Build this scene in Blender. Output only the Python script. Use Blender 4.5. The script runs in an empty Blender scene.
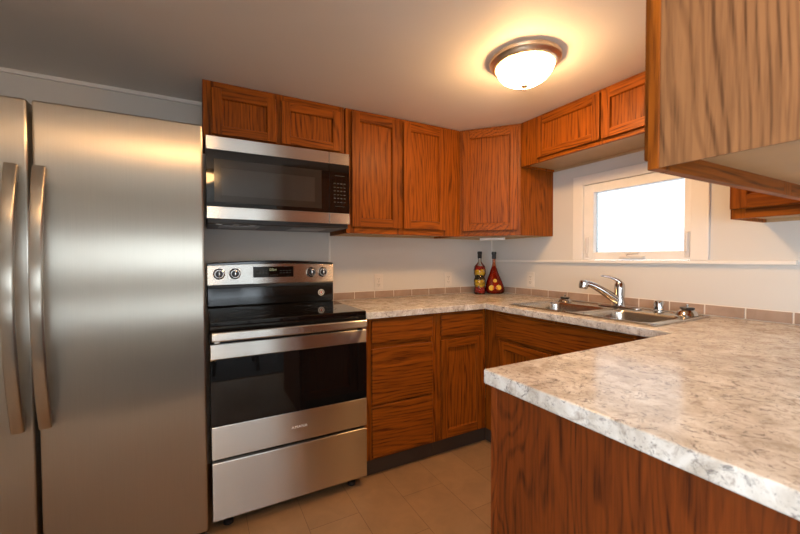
import bpy, bmesh, math, random
from mathutils import Vector, Matrix
random.seed(7)
S = bpy.context.scene
COL = S.collection
R = math.radians

# ------------------------------------------------------------------ camera
yaw, pitch, roll = R(28.4), R(-1.33), R(-0.19)
fw = Vector((math.sin(yaw)*math.cos(pitch), math.cos(yaw)*math.cos(pitch), math.sin(pitch)))
rt = Vector((math.cos(yaw), -math.sin(yaw), 0)); up = rt.cross(fw)
r2 = rt*math.cos(roll) + up*math.sin(roll); u2 = -rt*math.sin(roll) + up*math.cos(roll)
cd = bpy.data.cameras.new('camera'); cam = bpy.data.objects.new('camera', cd); COL.objects.link(cam)
M = Matrix.Identity(4)
for i in range(3):
    M[i][0] = r2[i]; M[i][1] = u2[i]; M[i][2] = -fw[i]
M.translation = Vector((-2.267, -2.481, 1.207))
cam.matrix_world = M
cd.sensor_width = 36; cd.lens = 367.5/800*36; cd.clip_start = 0.02
cd.dof.use_dof = True; cd.dof.focus_distance = 2.3; cd.dof.aperture_fstop = 5.6
S.camera = cam

# ------------------------------------------------------------------ world, daylight, exposure
W = bpy.data.worlds.new('sky'); S.world = W; W.use_nodes = True
bg = W.node_tree.nodes['Background']
bg.inputs[0].default_value = (0.80, 0.91, 1.0, 1); bg.inputs[1].default_value = 9.2
S.view_settings.view_transform = 'Standard'; S.view_settings.look = 'None'
S.view_settings.exposure = 0.12; S.view_settings.gamma = 1.0; S.view_settings.use_curve_mapping = False
LAMP = 86.0
LAMPCOL = (1.0, 0.57, 0.24, 1)
def portal(name, loc, rot, sx, sy):
    l = bpy.data.lights.new(name, 'AREA'); l.shape = 'RECTANGLE'; l.size = sx; l.size_y = sy
    l.cycles.is_portal = True
    o = bpy.data.objects.new(name, l); COL.objects.link(o); o.location = loc; o.rotation_euler = rot
# portals only guide the sky light through the three openings
portal('daylight_portal', (0.13, -1.22, 1.44), (0, R(90), 0), 0.40, 0.54)
portal('daylight_portal', (-3.43, -3.80, 1.24), (0, R(-90), 0), 1.68, 2.6)
portal('daylight_portal', (-2.15, -5.33, 0.95), (R(90), 0, 0), 1.9, 1.2)

# ------------------------------------------------------------------ constants
FL, H = -0.03, 2.129
XR = -1.486; XL = XR - 0.756
CT, CB = 0.914, 0.876
UB = 1.365

# ------------------------------------------------------------------ materials
def newmat(name):
    m = bpy.data.materials.new(name); m.use_nodes = True
    return m, m.node_tree, m.node_tree.nodes['Principled BSDF']
def nd(nt, t, **kw):
    n = nt.nodes.new(t)
    for k, v in kw.items(): setattr(n, k, v)
    return n
def ramp(nt, stops, interp='LINEAR'):
    r = nd(nt, 'ShaderNodeValToRGB'); cr = r.color_ramp; cr.interpolation = interp
    while len(cr.elements) < len(stops): cr.elements.new(0.5)
    for e, (p, c) in zip(cr.elements, stops):
        e.position = p; e.color = (*c, 1) if len(c) == 3 else c
    return r
def mapping(nt, scale, rnd=True):
    tc = nd(nt, 'ShaderNodeTexCoord'); mp = nd(nt, 'ShaderNodeMapping')
    nt.links.new(tc.outputs['Object'], mp.inputs['Vector']); mp.inputs['Scale'].default_value = scale
    if rnd:
        oi = nd(nt, 'ShaderNodeObjectInfo')
        mul = nd(nt, 'ShaderNodeVectorMath', operation='SCALE'); mul.inputs[0].default_value = (13.7, 9.1, 17.3)
        nt.links.new(oi.outputs['Random'], mul.inputs['Scale'])
        nt.links.new(mul.outputs[0], mp.inputs['Location'])
    return mp
def noise(nt, vec, scale, detail=4, rough=0.55, dist=0.0):
    n = nd(nt, 'ShaderNodeTexNoise'); n.inputs['Scale'].default_value = scale
    n.inputs['Detail'].default_value = detail; n.inputs['Roughness'].default_value = rough
    n.inputs['Distortion'].default_value = dist
    nt.links.new(vec, n.inputs['Vector']); return n
def mixc(nt, a, b, fac, blend='MIX'):
    m = nd(nt, 'ShaderNodeMix', data_type='RGBA', blend_type=blend)
    for s, v in (('A', a), ('B', b)):
        i = m.inputs[6 if s == 'A' else 7]
        if hasattr(v, 'links'): nt.links.new(v, i)
        else: i.default_value = (*v, 1)
    if hasattr(fac, 'links'): nt.links.new(fac, m.inputs[0])
    else: m.inputs[0].default_value = fac
    return m.outputs[2]
def bump(nt, b, h, strength, dist=0.01):
    n = nd(nt, 'ShaderNodeBump'); n.inputs['Strength'].default_value = strength; n.inputs['Distance'].default_value = dist
    nt.links.new(h, n.inputs['Height']); nt.links.new(n.outputs[0], b.inputs['Normal'])
def plain(name, c, rough=0.5, metal=0.0, var=0.06, vscale=8.0, **kw):
    m, nt, b = newmat(name)
    mp = mapping(nt, (1, 1, 1)); n = noise(nt, mp.outputs[0], vscale)
    lo = tuple(x*(1-var) for x in c); hi = tuple(min(1, x*(1+var)) for x in c)
    r = ramp(nt, [(0.3, lo), (0.7, hi)]); nt.links.new(n.outputs['Fac'], r.inputs[0])
    nt.links.new(r.outputs[0], b.inputs['Base Color'])
    b.inputs['Roughness'].default_value = rough; b.inputs['Metallic'].default_value = metal
    for k, v in kw.items(): b.inputs[k.replace('_', ' ')].default_value = v
    return m
def oak(name, axis, light, dark, rough=0.46, ring=7.0, stretch=0.06, gsc=9.0, dist=0.15, wfr=38.0, wst=0.16, wns=6.0, wam=9.0):
    m, nt, b = newmat(name)
    al = {'x': 0, 'y': 1, 'z': 2}[axis]
    s1 = [1, 1, 1]; s1[al] = stretch
    s2 = [1, 1, 1]; s2[al] = 0.035
    a = mapping(nt, s1); f = mapping(nt, s2)
    n1 = noise(nt, a.outputs[0], gsc, 2.0, 0.45, dist)
    mul = nd(nt, 'ShaderNodeMath', operation='MULTIPLY'); mul.inputs[1].default_value = ring*1.7
    nt.links.new(n1.outputs['Fac'], mul.inputs[0])
    fr = nd(nt, 'ShaderNodeMath', operation='FRACT'); nt.links.new(mul.outputs[0], fr.inputs[0])
    rr = ramp(nt, [(0.0, (1, 1, 1)), (0.16, (0.75, 0.75, 0.75)), (0.45, (0.22, 0.22, 0.22)), (0.85, (0.05, 0.05, 0.05)), (1.0, (0.8, 0.8, 0.8))])
    nt.links.new(fr.outputs[0], rr.inputs[0])
    s3 = [1, 1, 1]; s3[al] = 0.05
    g = mapping(nt, s3); n2 = noise(nt, g.outputs[0], 120, 3, 0.6)
    r2_ = ramp(nt, [(0.45, (0, 0, 0)), (0.63, (1, 1, 1))]); nt.links.new(n2.outputs['Fac'], r2_.inputs[0])
    n3 = noise(nt, f.outputs[0], 26, 3, 0.6)
    c0 = mixc(nt, light, tuple(0.62*x+0.38*y for x, y in zip(light, dark)), n3.outputs['Fac'])
    ad = nd(nt, 'ShaderNodeMath', operation='MULTIPLY'); nt.links.new(rr.outputs[0], ad.inputs[0])
    mr = nd(nt, 'ShaderNodeMapRange'); nt.links.new(r2_.outputs[0], mr.inputs[0])
    mr.inputs[3].default_value = 0.45; mr.inputs[4].default_value = 1.0
    nt.links.new(mr.outputs[0], ad.inputs[1])
    mask = {'z': (1, -0.8, 0.004), 'x': (0.004, 0.9, 1), 'y': (0.9, 0.004, 1)}[axis]
    raw = mapping(nt, (1, 1, 1)); dp = nd(nt, 'ShaderNodeVectorMath', operation='DOT_PRODUCT')
    nt.links.new(raw.outputs[0], dp.inputs[0]); dp.inputs[1].default_value = tuple(c*wfr*6.283 for c in mask)
    s4 = [1, 1, 1]; s4[al] = wst
    wm = mapping(nt, s4); wn = noise(nt, wm.outputs[0], wns, 2.0, 0.42)
    ph = nd(nt, 'ShaderNodeMath', operation='MULTIPLY_ADD'); nt.links.new(wn.outputs['Fac'], ph.inputs[0]); ph.inputs[1].default_value = wam*6.283
    nt.links.new(dp.outputs['Value'], ph.inputs[2])
    sn = nd(nt, 'ShaderNodeMath', operation='SINE'); nt.links.new(ph.outputs[0], sn.inputs[0])
    wv = nd(nt, 'ShaderNodeMapRange'); nt.links.new(sn.outputs[0], wv.inputs[0]); wv.inputs[1].default_value = -1
    wr = ramp(nt, [(0.0, (1, 1, 1)), (0.22, (0.6, 0.6, 0.6)), (0.55, (0.05, 0.05, 0.05)), (1.0, (0, 0, 0))])
    nt.links.new(wv.outputs[0], wr.inputs[0])
    wp = nd(nt, 'ShaderNodeMath', operation='MULTIPLY'); nt.links.new(wr.outputs[0], wp.inputs[0]); nt.links.new(mr.outputs[0], wp.inputs[1])
    wq = nd(nt, 'ShaderNodeMath', operation='MULTIPLY'); nt.links.new(wp.outputs[0], wq.inputs[0]); wq.inputs[1].default_value = 0.8
    rq = nd(nt, 'ShaderNodeMath', operation='MULTIPLY'); nt.links.new(ad.outputs[0], rq.inputs[0]); rq.inputs[1].default_value = 0.35
    ad = nd(nt, 'ShaderNodeMath', operation='MAXIMUM'); nt.links.new(wq.outputs[0], ad.inputs[0]); nt.links.new(rq.outputs[0], ad.inputs[1])
    c1 = mixc(nt, c0, dark, ad.outputs[0])
    pf = nd(nt, 'ShaderNodeMath', operation='MULTIPLY'); nt.links.new(r2_.outputs[0], pf.inputs[0]); pf.inputs[1].default_value = 0.22
    c2 = mixc(nt, c1, dark, pf.outputs[0])
    oi = nd(nt, 'ShaderNodeObjectInfo')
    hs = nd(nt, 'ShaderNodeHueSaturation'); nt.links.new(c2, hs.inputs['Color'])
    mv = nd(nt, 'ShaderNodeMapRange'); nt.links.new(oi.outputs['Random'], mv.inputs[0]); mv.inputs[3].default_value = 0.88; mv.inputs[4].default_value = 1.12
    nt.links.new(mv.outputs[0], hs.inputs['Value'])
    nt.links.new(hs.outputs[0], b.inputs['Base Color'])
    b.inputs['Roughness'].default_value = rough
    b.inputs['Coat Weight'].default_value = 0.02; b.inputs['Specular IOR Level'].default_value = 0.14; b.inputs['Coat Roughness'].default_value = 0.22
    bump(nt, b, r2_.outputs[0], 0.12, 0.002)
    return m
OL, OD = (0.38, 0.100, 0.007), (0.045, 0.010, 0.002)
OAKX, OAKY, OAKZ = (oak('oak_' + a, a, OL, OD) for a in 'xyz')
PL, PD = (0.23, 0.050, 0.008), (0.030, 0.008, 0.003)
OAKEND = oak('oak_end_panel', 'z', PL, PD, 0.5, 5.0, 0.15, 9.0, 0.3, 46.0, 0.24, 8.0, 12.0)  # darker, redder oak: the weak light on the peninsula end is in the colour
HOAK = oak('oak_hanging_panel_daylit', 'z', (0.34, 0.158, 0.064), (0.070, 0.028, 0.011), 0.45, 7.0, 0.10, 9.0, 0.2, 75.0, 0.18, 7.0, 13.0)  # greyer, less orange oak: daylight on the hanging panel put into its colour
BIRCH = plain('cabinet_underside', (0.50, 0.33, 0.17), 0.45, var=0.08, vscale=5)
DARKIN = plain('dark_interior', (0.02, 0.016, 0.012), 0.7)
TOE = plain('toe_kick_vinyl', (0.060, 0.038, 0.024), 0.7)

def steel(name, c, rough, aniso, rot, streak_axis):
    m, nt, b = newmat(name)
    sc = [1, 1, 1]
    for i in range(3):
        if i != streak_axis: sc[i] = 90
    mp = mapping(nt, sc)
    n = noise(nt, mp.outputs[0], 5.0, 3, 0.6)
    r = ramp(nt, [(0.3, tuple(x*0.95 for x in c)), (0.7, c)]); nt.links.new(n.outputs['Fac'], r.inputs[0])
    nt.links.new(r.outputs[0], b.inputs['Base Color'])
    b.inputs['Metallic'].default_value = 1; b.inputs['Roughness'].default_value = rough
    b.inputs['Anisotropic'].default_value = aniso; b.inputs['Anisotropic Rotation'].default_value = rot
    tg = nd(nt, 'ShaderNodeTangent', direction_type='UV_MAP'); tg.uv_map = 'UVMap'
    nt.links.new(tg.outputs[0], b.inputs['Tangent'])
    return m
STEELH = steel('brushed_steel_fridge', (0.50, 0.455, 0.385), 0.28, 1.0, 0.0, 2)
STEELV = steel('brushed_steel_range', (0.66, 0.63, 0.58), 0.25, 1.0, 0.25, 0)
SINKST = plain('sink_steel', (0.54, 0.51, 0.46), 0.27, 1.0, 0.05, 30)
CHROME = plain('chrome', (0.58, 0.57, 0.56), 0.07, 1.0, 0.02)
NICKEL = plain('antique_nickel', (0.80, 0.66, 0.50), 0.36, 1.0, 0.08, 12)
BLACKG = plain('black_glass', (0.006, 0.006, 0.006), 0.04, 0.0, 0.1)
BLACKE = plain('black_enamel', (0.010, 0.010, 0.010), 0.10)
BLACKP = plain('black_plastic', (0.014, 0.014, 0.015), 0.35)
GREYIN = plain('microwave_window_mesh', (0.045, 0.044, 0.042), 0.10)
GREYFR = plain('microwave_window_frame', (0.03, 0.028, 0.026), 0.12)
KEYM = plain('keypad_print', (0.035, 0.035, 0.035), 0.6)
LOGOM = plain('logo_print', (0.92, 0.91, 0.90), 0.5)
WHITEP = plain('white_plastic', (0.74, 0.70, 0.65), 0.35)
WHITEW = plain('white_vinyl_window', (0.88, 0.86, 0.82), 0.35)
GAP = plain('shadow_gap_black', (0.004, 0.004, 0.004), 0.7)
def paint(name, c, sc=60, st=0.06):
    m, nt, b = newmat(name)
    mp = mapping(nt, (1, 1, 1), False); n = noise(nt, mp.outputs[0], sc, 5, 0.6); n2 = noise(nt, mp.outputs[0], 1.3, 3)
    r = ramp(nt, [(0.3, tuple(x*0.96 for x in c)), (0.7, c)]); nt.links.new(n2.outputs['Fac'], r.inputs[0])
    nt.links.new(r.outputs[0], b.inputs['Base Color']); b.inputs['Roughness'].default_value = 0.62
    bump(nt, b, n.outputs['Fac'], st, 0.004)
    return m
WALL = paint('wall_paint', (0.70, 0.68, 0.64))
CEIL = paint('ceiling_paint', (0.84, 0.80, 0.74), 35, 0.12)
TRIM = paint('trim_paint', (0.86, 0.83, 0.78), 90, 0.02)

def granite():
    m, nt, b = newmat('speckled_laminate')
    mp = mapping(nt, (1, 1, 1), False); v = mp.outputs[0]
    n1 = noise(nt, v, 14, 5, 0.65, 0.6); n2 = noise(nt, v, 34, 6, 0.7, 1.2); n3 = noise(nt, v, 95, 4, 0.65, 0.4); n4 = noise(nt, v, 22, 7, 0.72, 2.0)
    r1 = ramp(nt, [(0.36, (0.50, 0.445, 0.38)), (0.52, (0.68, 0.64, 0.585)), (0.66, (0.80, 0.78, 0.74))])
    nt.links.new(n1.outputs['Fac'], r1.inputs[0])
    r2_ = ramp(nt, [(0.52, (0, 0, 0)), (0.64, (0.75, 0.75, 0.75))]); nt.links.new(n2.outputs['Fac'], r2_.inputs[0])
    c = mixc(nt, r1.outputs[0], (0.37, 0.31, 0.26), r2_.outputs[0])
    r3 = ramp(nt, [(0.555, (0, 0, 0)), (0.63, (0.75, 0.75, 0.75))]); nt.links.new(n4.outputs['Fac'], r3.inputs[0])
    c = mixc(nt, c, (0.15, 0.13, 0.125), r3.outputs[0])
    r4 = ramp(nt, [(0.60, (0, 0, 0)), (0.70, (0.8, 0.8, 0.8))]); nt.links.new(n3.outputs['Fac'], r4.inputs[0])
    c = mixc(nt, c, (0.20, 0.17, 0.16), r4.outputs[0])
    b.inputs['Specular IOR Level'].default_value = 0.17
    nt.links.new(c, b.inputs['Base Color']); b.inputs['Roughness'].default_value = 0.17
    return m
GRAN = granite()
def floor_mat():
    m, nt, b = newmat('vinyl_tile_floor')
    tc = nd(nt, 'ShaderNodeTexCoord'); mp = nd(nt, 'ShaderNodeMapping')
    nt.links.new(tc.outputs['Object'], mp.inputs[0])
    mp.inputs['Rotation'].default_value = (0, 0, R(90)); mp.inputs['Location'].default_value = (-0.084, -0.098, 0)
    br = nd(nt, 'ShaderNodeTexBrick'); nt.links.new(mp.outputs[0], br.inputs[0])
    br.inputs['Scale'].default_value = 1; br.inputs['Brick Width'].default_value = 0.5; br.inputs['Row Height'].default_value = 0.2435
    br.inputs['Mortar Size'].default_value = 0.0016; br.inputs['Mortar Smooth'].default_value = 0.3
    br.inputs['Color1'].default_value = (0.38, 0.235, 0.125, 1); br.inputs['Color2'].default_value = (0.33, 0.20, 0.105, 1)
    br.inputs['Mortar'].default_value = (0.19, 0.11, 0.06, 1)
    n = noise(nt, tc.outputs['Object'], 9, 6, 0.62, 0.5)
    r = ramp(nt, [(0.3, (0.87, 0.87, 0.87)), (0.7, (1.12, 1.1, 1.08))]); nt.links.new(n.outputs['Fac'], r.inputs[0])
    c = mixc(nt, br.outputs['Color'], r.outputs[0], 1.0, 'MULTIPLY')
    nt.links.new(c, b.inputs['Base Color']); b.inputs['Roughness'].default_value = 0.42
    return m
FLOORM = floor_mat()
def tile_mat():
    m, nt, b = newmat('ceramic_tile')
    mp = mapping(nt, (1, 1, 1)); n = noise(nt, mp.outputs[0], 11, 5, 0.6, 0.4)
    r = ramp(nt, [(0.3, (0.34, 0.235, 0.175)), (0.7, (0.45, 0.33, 0.255))]); nt.links.new(n.outputs['Fac'], r.inputs[0])
    nt.links.new(r.outputs[0], b.inputs['Base Color']); b.inputs['Roughness'].default_value = 0.35
    return m
TILE = tile_mat(); GROUT = plain('tile_grout', (0.82, 0.76, 0.68), 0.8)
def emis(name, c, s):
    m, nt, b = newmat(name)
    mp = mapping(nt, (1, 1, 1)); n = noise(nt, mp.outputs[0], 9)
    r = ramp(nt, [(0.2, tuple(x*0.96 for x in c[:3])), (0.8, c[:3])]); nt.links.new(n.outputs['Fac'], r.inputs[0])
    nt.links.new(r.outputs[0], b.inputs['Emission Color']); b.inputs['Emission Strength'].default_value = s
    b.inputs['Base Color'].default_value = (0.8, 0.75, 0.65, 1)
    return m
LAMPG = emis('frosted_lamp_glass', LAMPCOL, LAMP)
GREENE = emis('green_display_digits', (0.05, 0.9, 0.25), 0.12)
def glass(name, c, rough=0.0):
    m, nt, b = newmat(name)
    b.inputs['Base Color'].default_value = (*c, 1); b.inputs['Roughness'].default_value = rough
    b.inputs['Transmission Weight'].default_value = 1.0; b.inputs['IOR'].default_value = 1.33
    return m
def pane_mat(tint=(1, 1, 1)):
    m = bpy.data.materials.new('window_glass'); m.use_nodes = True; nt = m.node_tree
    for n in list(nt.nodes):
        if n.type != 'OUTPUT_MATERIAL': nt.nodes.remove(n)
    out = nt.nodes['Material Output']
    t = nd(nt, 'ShaderNodeBsdfTransparent'); t.inputs[0].default_value = (*tint, 1); g = nd(nt, 'ShaderNodeBsdfGlossy'); g.inputs['Roughness'].default_value = 0.02
    f = nd(nt, 'ShaderNodeFresnel'); f.inputs['IOR'].default_value = 1.3
    mx = nd(nt, 'ShaderNodeMixShader'); nt.links.new(f.outputs[0], mx.inputs[0])
    nt.links.new(t.outputs[0], mx.inputs[1]); nt.links.new(g.outputs[0], mx.inputs[2]); nt.links.new(mx.outputs[0], out.inputs[0])
    return m
PANE = pane_mat(); TINTED = pane_mat((0.43, 0.43, 0.43)); TINTED.name = 'light_dimming_window_glass'; TINTR = pane_mat((0.87, 0.87, 0.87)); TINTR.name = 'light_dimming_rear_glass'  # pane tints added to dim the sky light and its reflections
def bottle_mat(c):
    m = pane_mat(); m.name = 'bottle_glass'; nt = m.node_tree
    t = next(n for n in nt.nodes if n.type == 'BSDF_TRANSPARENT'); t.inputs[0].default_value = (*c, 1)
    next(n for n in nt.nodes if n.type == 'FRESNEL').inputs['IOR'].default_value = 1.5
    return m
OILG = bottle_mat((1.0, 0.96, 0.90)); REDG = bottle_mat((0.93, 0.50, 0.30))
RED = plain('red_peppers', (0.55, 0.030, 0.012), 0.3, 0, 0.4, 60)
YEL = plain('yellow_peppers', (0.95, 0.55, 0.015), 0.3, 0, 0.25, 60)
DRK = plain('dark_olives', (0.05, 0.035, 0.012), 0.3, 0, 0.4, 60)
LIQ = plain('red_liquid', (0.30, 0.022, 0.006), 0.25, 0, 0.45, 28)
CAPB = plain('black_wax_cap', (0.012, 0.009, 0.008), 0.35)
DECAL = plain('round_label', (0.72, 0.70, 0.66), 0.4)
RIBBON = plain('outdoor_wood', (0.12, 0.06, 0.03), 0.5)

# ------------------------------------------------------------------ mesh helpers
class MB:
    def __init__(s): s.bm = bmesh.new(); s.mats = []
    def mi(s, m):
        if m not in s.mats: s.mats.append(m)
        return s.mats.index(m)
    def _take(s, tmp, m, smooth=False):
        me = bpy.data.meshes.new('t'); tmp.to_mesh(me); tmp.free()
        n = len(s.bm.faces); s.bm.from_mesh(me); bpy.data.meshes.remove(me)
        s.bm.faces.ensure_lookup_table(); i = s.mi(m)
        for f in s.bm.faces[n:]:
            f.material_index = i; f.smooth = smooth
        return s
    def box(s, x0, x1, y0, y1, z0, z1, m, bev=0.0, seg=2, T=None):
        x0, x1 = sorted((x0, x1)); y0, y1 = sorted((y0, y1)); z0, z1 = sorted((z0, z1))
        t = bmesh.new(); bmesh.ops.create_cube(t, size=1)
        bmesh.ops.scale(t, vec=(x1-x0, y1-y0, z1-z0), verts=t.verts)
        bmesh.ops.translate(t, vec=((x0+x1)/2, (y0+y1)/2, (z0+z1)/2), verts=t.verts)
        if bev: bmesh.ops.bevel(t, geom=t.edges[:], offset=bev, segments=seg, affect='EDGES', profile=0.5)
        if T is not None: bmesh.ops.transform(t, matrix=T, verts=t.verts)
        return s._take(t, m, False)
    def prism(s, pts, z0, z1, m, bev=0.0, T=None):
        t = bmesh.new()
        lo = [t.verts.new((x, y, z0)) for x, y in pts]; hi = [t.verts.new((x, y, z1)) for x, y in pts]
        t.faces.new(list(reversed(lo))); t.faces.new(hi)
        for i in range(len(pts)):
            j = (i+1) % len(pts); t.faces.new((lo[i], lo[j], hi[j], hi[i]))
        bmesh.ops.recalc_face_normals(t, faces=t.faces)
        if bev: bmesh.ops.bevel(t, geom=t.edges[:], offset=bev, segments=2, affect='EDGES', profile=0.5)
        if T is not None: bmesh.ops.transform(t, matrix=T, verts=t.verts)
        return s._take(t, m)
    def lathe(s, prof, m, c=(0, 0, 0), seg=40, T=None, caps=True):
        t = bmesh.new(); rings = []
        for r, z in prof:
            if r < 1e-5: rings.append([t.verts.new((0, 0, z))])
            else: rings.append([t.verts.new((r*math.cos(2*math.pi*k/seg), r*math.sin(2*math.pi*k/seg), z)) for k in range(seg)])
        for a, b in zip(rings, rings[1:]):
            for k in range(seg):
                k2 = (k+1) % seg
                if len(a) == 1 and len(b) == 1: continue
                if len(a) == 1: t.faces.new((a[0], b[k2], b[k]))
                elif len(b) == 1: t.faces.new((a[k], a[k2], b[0]))
                else: t.faces.new((a[k], a[k2], b[k2], b[k]))
        if caps:
            for rg in (rings[0], rings[-1]):
                if len(rg) > 1: t.faces.new(rg)
        bmesh.ops.recalc_face_normals(t, faces=t.faces)
        if T is not None: bmesh.ops.transform(t, matrix=T, verts=t.verts)
        bmesh.ops.translate(t, vec=c, verts=t.verts)
        return s._take(t, m, True)
    def tube(s, pts, rad, m, seg=16, sq=None):
        # swept rounded tube; rad a number or list; sq = (wide, thin) factors
        t = bmesh.new(); P = [Vector(p) for p in pts]; n = len(P)
        rad = rad if isinstance(rad, (list, tuple)) else [rad]*n
        rings = []
        for i, p in enumerate(P):
            d = (P[min(i+1, n-1)]-P[max(i-1, 0)]).normalized()
            ref = Vector((0, 0, 1)) if abs(d.z) < 0.8 else Vector((1, 0, 0))
            a = d.cross(ref).normalized(); b = d.cross(a).normalized()
            if abs(d.z) >= 0.8: a, b = b, a
            fa, fb = sq if sq else (1, 1)
            rg = []
            for k in range(seg):
                th = 2*math.pi*k/seg; ca, sa = math.cos(th), math.sin(th)
                if sq:
                    e = 0.5; ca = math.copysign(abs(ca)**e, ca); sa = math.copysign(abs(sa)**e, sa)
                rg.append(t.verts.new(p + a*(rad[i]*fa*ca) + b*(rad[i]*fb*sa)))
            rings.append(rg)
        for a, b in zip(rings, rings[1:]):
            for k in range(seg):
                k2 = (k+1) % seg; t.faces.new((a[k], a[k2], b[k2], b[k]))
        t.faces.new(rings[0]); t.faces.new(rings[-1])
        bmesh.ops.recalc_face_normals(t, faces=t.faces)
        return s._take(t, m, True)
    def build(s, name, parent=None, base=None):
        base = Vector(base) if base is not None else Vector((0, 0, 0))
        if parent is not None: base = world_loc(parent)
        me = bpy.data.meshes.new(name)
        bmesh.ops.translate(s.bm, vec=-base, verts=s.bm.verts)
        uv = s.bm.loops.layers.uv.new('UVMap')
        for f in s.bm.faces:
            nx, ny, nz = (abs(c) for c in f.normal)
            for l in f.loops:
                c = l.vert.co
                l[uv].uv = (c.x, c.y) if nz > max(nx, ny) else ((c.y, c.z) if nx > ny else (c.x, c.z))
        s.bm.to_mesh(me); s.bm.free()
        for m in s.mats: me.materials.append(m)
        o = bpy.data.objects.new(name, me); COL.objects.link(o)
        if parent is not None: o.parent = parent
        else: o.location = base
        if any(p.use_smooth for p in me.polygons):
            try: me.set_sharp_from_angle(angle=R(38))
            except Exception: pass
        return o
def world_loc(o):
    v = Vector((0, 0, 0))
    while o is not None: v += o.location; o = o.parent
    return v
def thing(name, label, cat, loc, group=None):
    o = bpy.data.objects.new(name, None); COL.objects.link(o); o.location = loc; o.empty_display_size = 0.05
    return tag(o, label, cat, group)
def tag(o, label, cat, group=None):
    o['label'] = label; o['category'] = cat
    if group: o['group'] = group
    return o
def struct(o): o['kind'] = 'structure'; return o
def part(name, parent, fn, label=None):
    b = MB(); fn(b); o = b.build(name, parent)
    if label: o['label'] = label
    return o

# frame-of-reference transform for fronts: local u along the face, local v outward(-), z up
def face_T(O, ang):
    # local x = along face, local -y = outward normal, rotated by ang about z, origin O
    return Matrix.Translation(Vector(O)) @ Matrix.Rotation(ang, 4, 'Z')
def panel_door(parent, T, u0, u1, z0, z1, hmat, name='door', th=0.019, st=0.055, label=None):
    """frame and recessed panel door: stiles and rails with a chamfered lip, flat panel as its own piece"""
    b = MB()
    b.box(u0, u0+st, -th, 0, z0, z1, OAKZ, 0.003, 2, T)
    b.box(u1-st, u1, -th, 0, z0, z1, OAKZ, 0.003, 2, T)
    b.box(u0+st-0.001, u1-st+0.001, -th+0.0007, 0, z1-st, z1-0.0005, hmat, 0.0025, 2, T)
    b.box(u0+st-0.001, u1-st+0.001, -th+0.0007, 0, z0+0.0005, z0+st, hmat, 0.0025, 2, T)
    d = b.build(name, parent)
    if label: d['label'] = label
    p = MB()
    # sloping sticking bead all round the recessed panel
    a0, a1, c0, c1 = u0+st-0.0005, u1-st+0.0005, z0+st-0.0005, z1-st+0.0005
    w = 0.0045
    t = bmesh.new()
    def V(u, v, z): return t.verts.new((u, v, z))
    o4 = [V(a0, -th+0.004, c0), V(a1, -th+0.004, c0), V(a1, -th+0.004, c1), V(a0, -th+0.004, c1)]
    i4 = [V(a0+w, -0.004, c0+w), V(a1-w, -0.004, c0+w), V(a1-w, -0.004, c1-w), V(a0+w, -0.004, c1-w)]
    bk = [V(a0, -0.001, c0), V(a1, -0.001, c0), V(a1, -0.001, c1), V(a0, -0.001, c1)]
    for k in range(4):
        j = (k+1) % 4
        t.faces.new((o4[k], o4[j], i4[j], i4[k])); t.faces.new((o4[j], o4[k], bk[k], bk[j]))
    t.faces.new(i4); t.faces.new(list(reversed(bk)))
    bmesh.ops.recalc_face_normals(t, faces=t.faces)
    bmesh.ops.transform(t, matrix=T, verts=t.verts)
    p._take(t, OAKZ)
    p.build('panel', d)
    return d
def slab_front(parent, T, u0, u1, z0, z1, hmat, name='drawer', th=0.019):
    b = MB(); b.box(u0, u1, -th, 0, z0, z1, hmat, 0.006, 3, T)
    return b.build(name, parent)

# ------------------------------------------------------------------ room shell
LX, RY = -3.30, -5.2
def wall_with_holes(name, axis, pos, thick, a0, a1, z0, z1, holes, mat=WALL):
    """wall perpendicular to axis; holes as (a0,a1,z0,z1)"""
    b = MB(); us = sorted({a0, a1, *[h[0] for h in holes], *[h[1] for h in holes]}); zs = sorted({z0, z1, *[h[2] for h in holes], *[h[3] for h in holes]})
    for i in range(len(us)-1):
        for j in range(len(zs)-1):
            um, zm = (us[i]+us[i+1])/2, (zs[j]+zs[j+1])/2
            if any(h[0] < um < h[1] and h[2] < zm < h[3] for h in holes): continue
            if axis == 'x': b.box(pos, pos+thick, us[i], us[i+1], zs[j], zs[j+1], mat)
            else: b.box(us[i], us[i+1], pos, pos+thick, zs[j], zs[j+1], mat)
    bmesh.ops.remove_doubles(b.bm, verts=b.bm.verts, dist=1e-5)
    return struct(b.build(name))
b = MB(); b.box(LX-0.12, 0.12, RY-0.12, 0.12, FL-0.1, FL, FLOORM); struct(b.build('floor'))
CARPET = plain('dark_grey_carpet', (0.11, 0.11, 0.115), 0.9, vscale=40)  # carpet invented for the unseen dining end, grey set for reflections
b = MB(); b.box(LX, 0, RY, -2.95, FL, FL+0.008, CARPET); struct(b.build('floor_dining'))
b = MB(); b.box(LX-0.12, 0.12, RY-0.12, 0.12, H, H+0.1, CEIL); struct(b.build('ceiling'))
b = MB(); b.box(LX-0.12, 0.12, 0, 0.12, FL, H, WALL); struct(b.build('wall_back'))
wall_with_holes('wall_right', 'x', 0, 0.12, RY, 0, FL, H, [(-1.51, -0.89, 1.193, 1.69)])
wall_with_holes('wall_left', 'x', LX, -0.12, RY, 0, FL, H, [(-5.1, -2.5, 0.40, 2.08)])
wall_with_holes('wall_rear', 'y', RY, -0.12, LX, 0, FL, H, [(-3.1, -1.2, 0.35, 1.55)])

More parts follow.
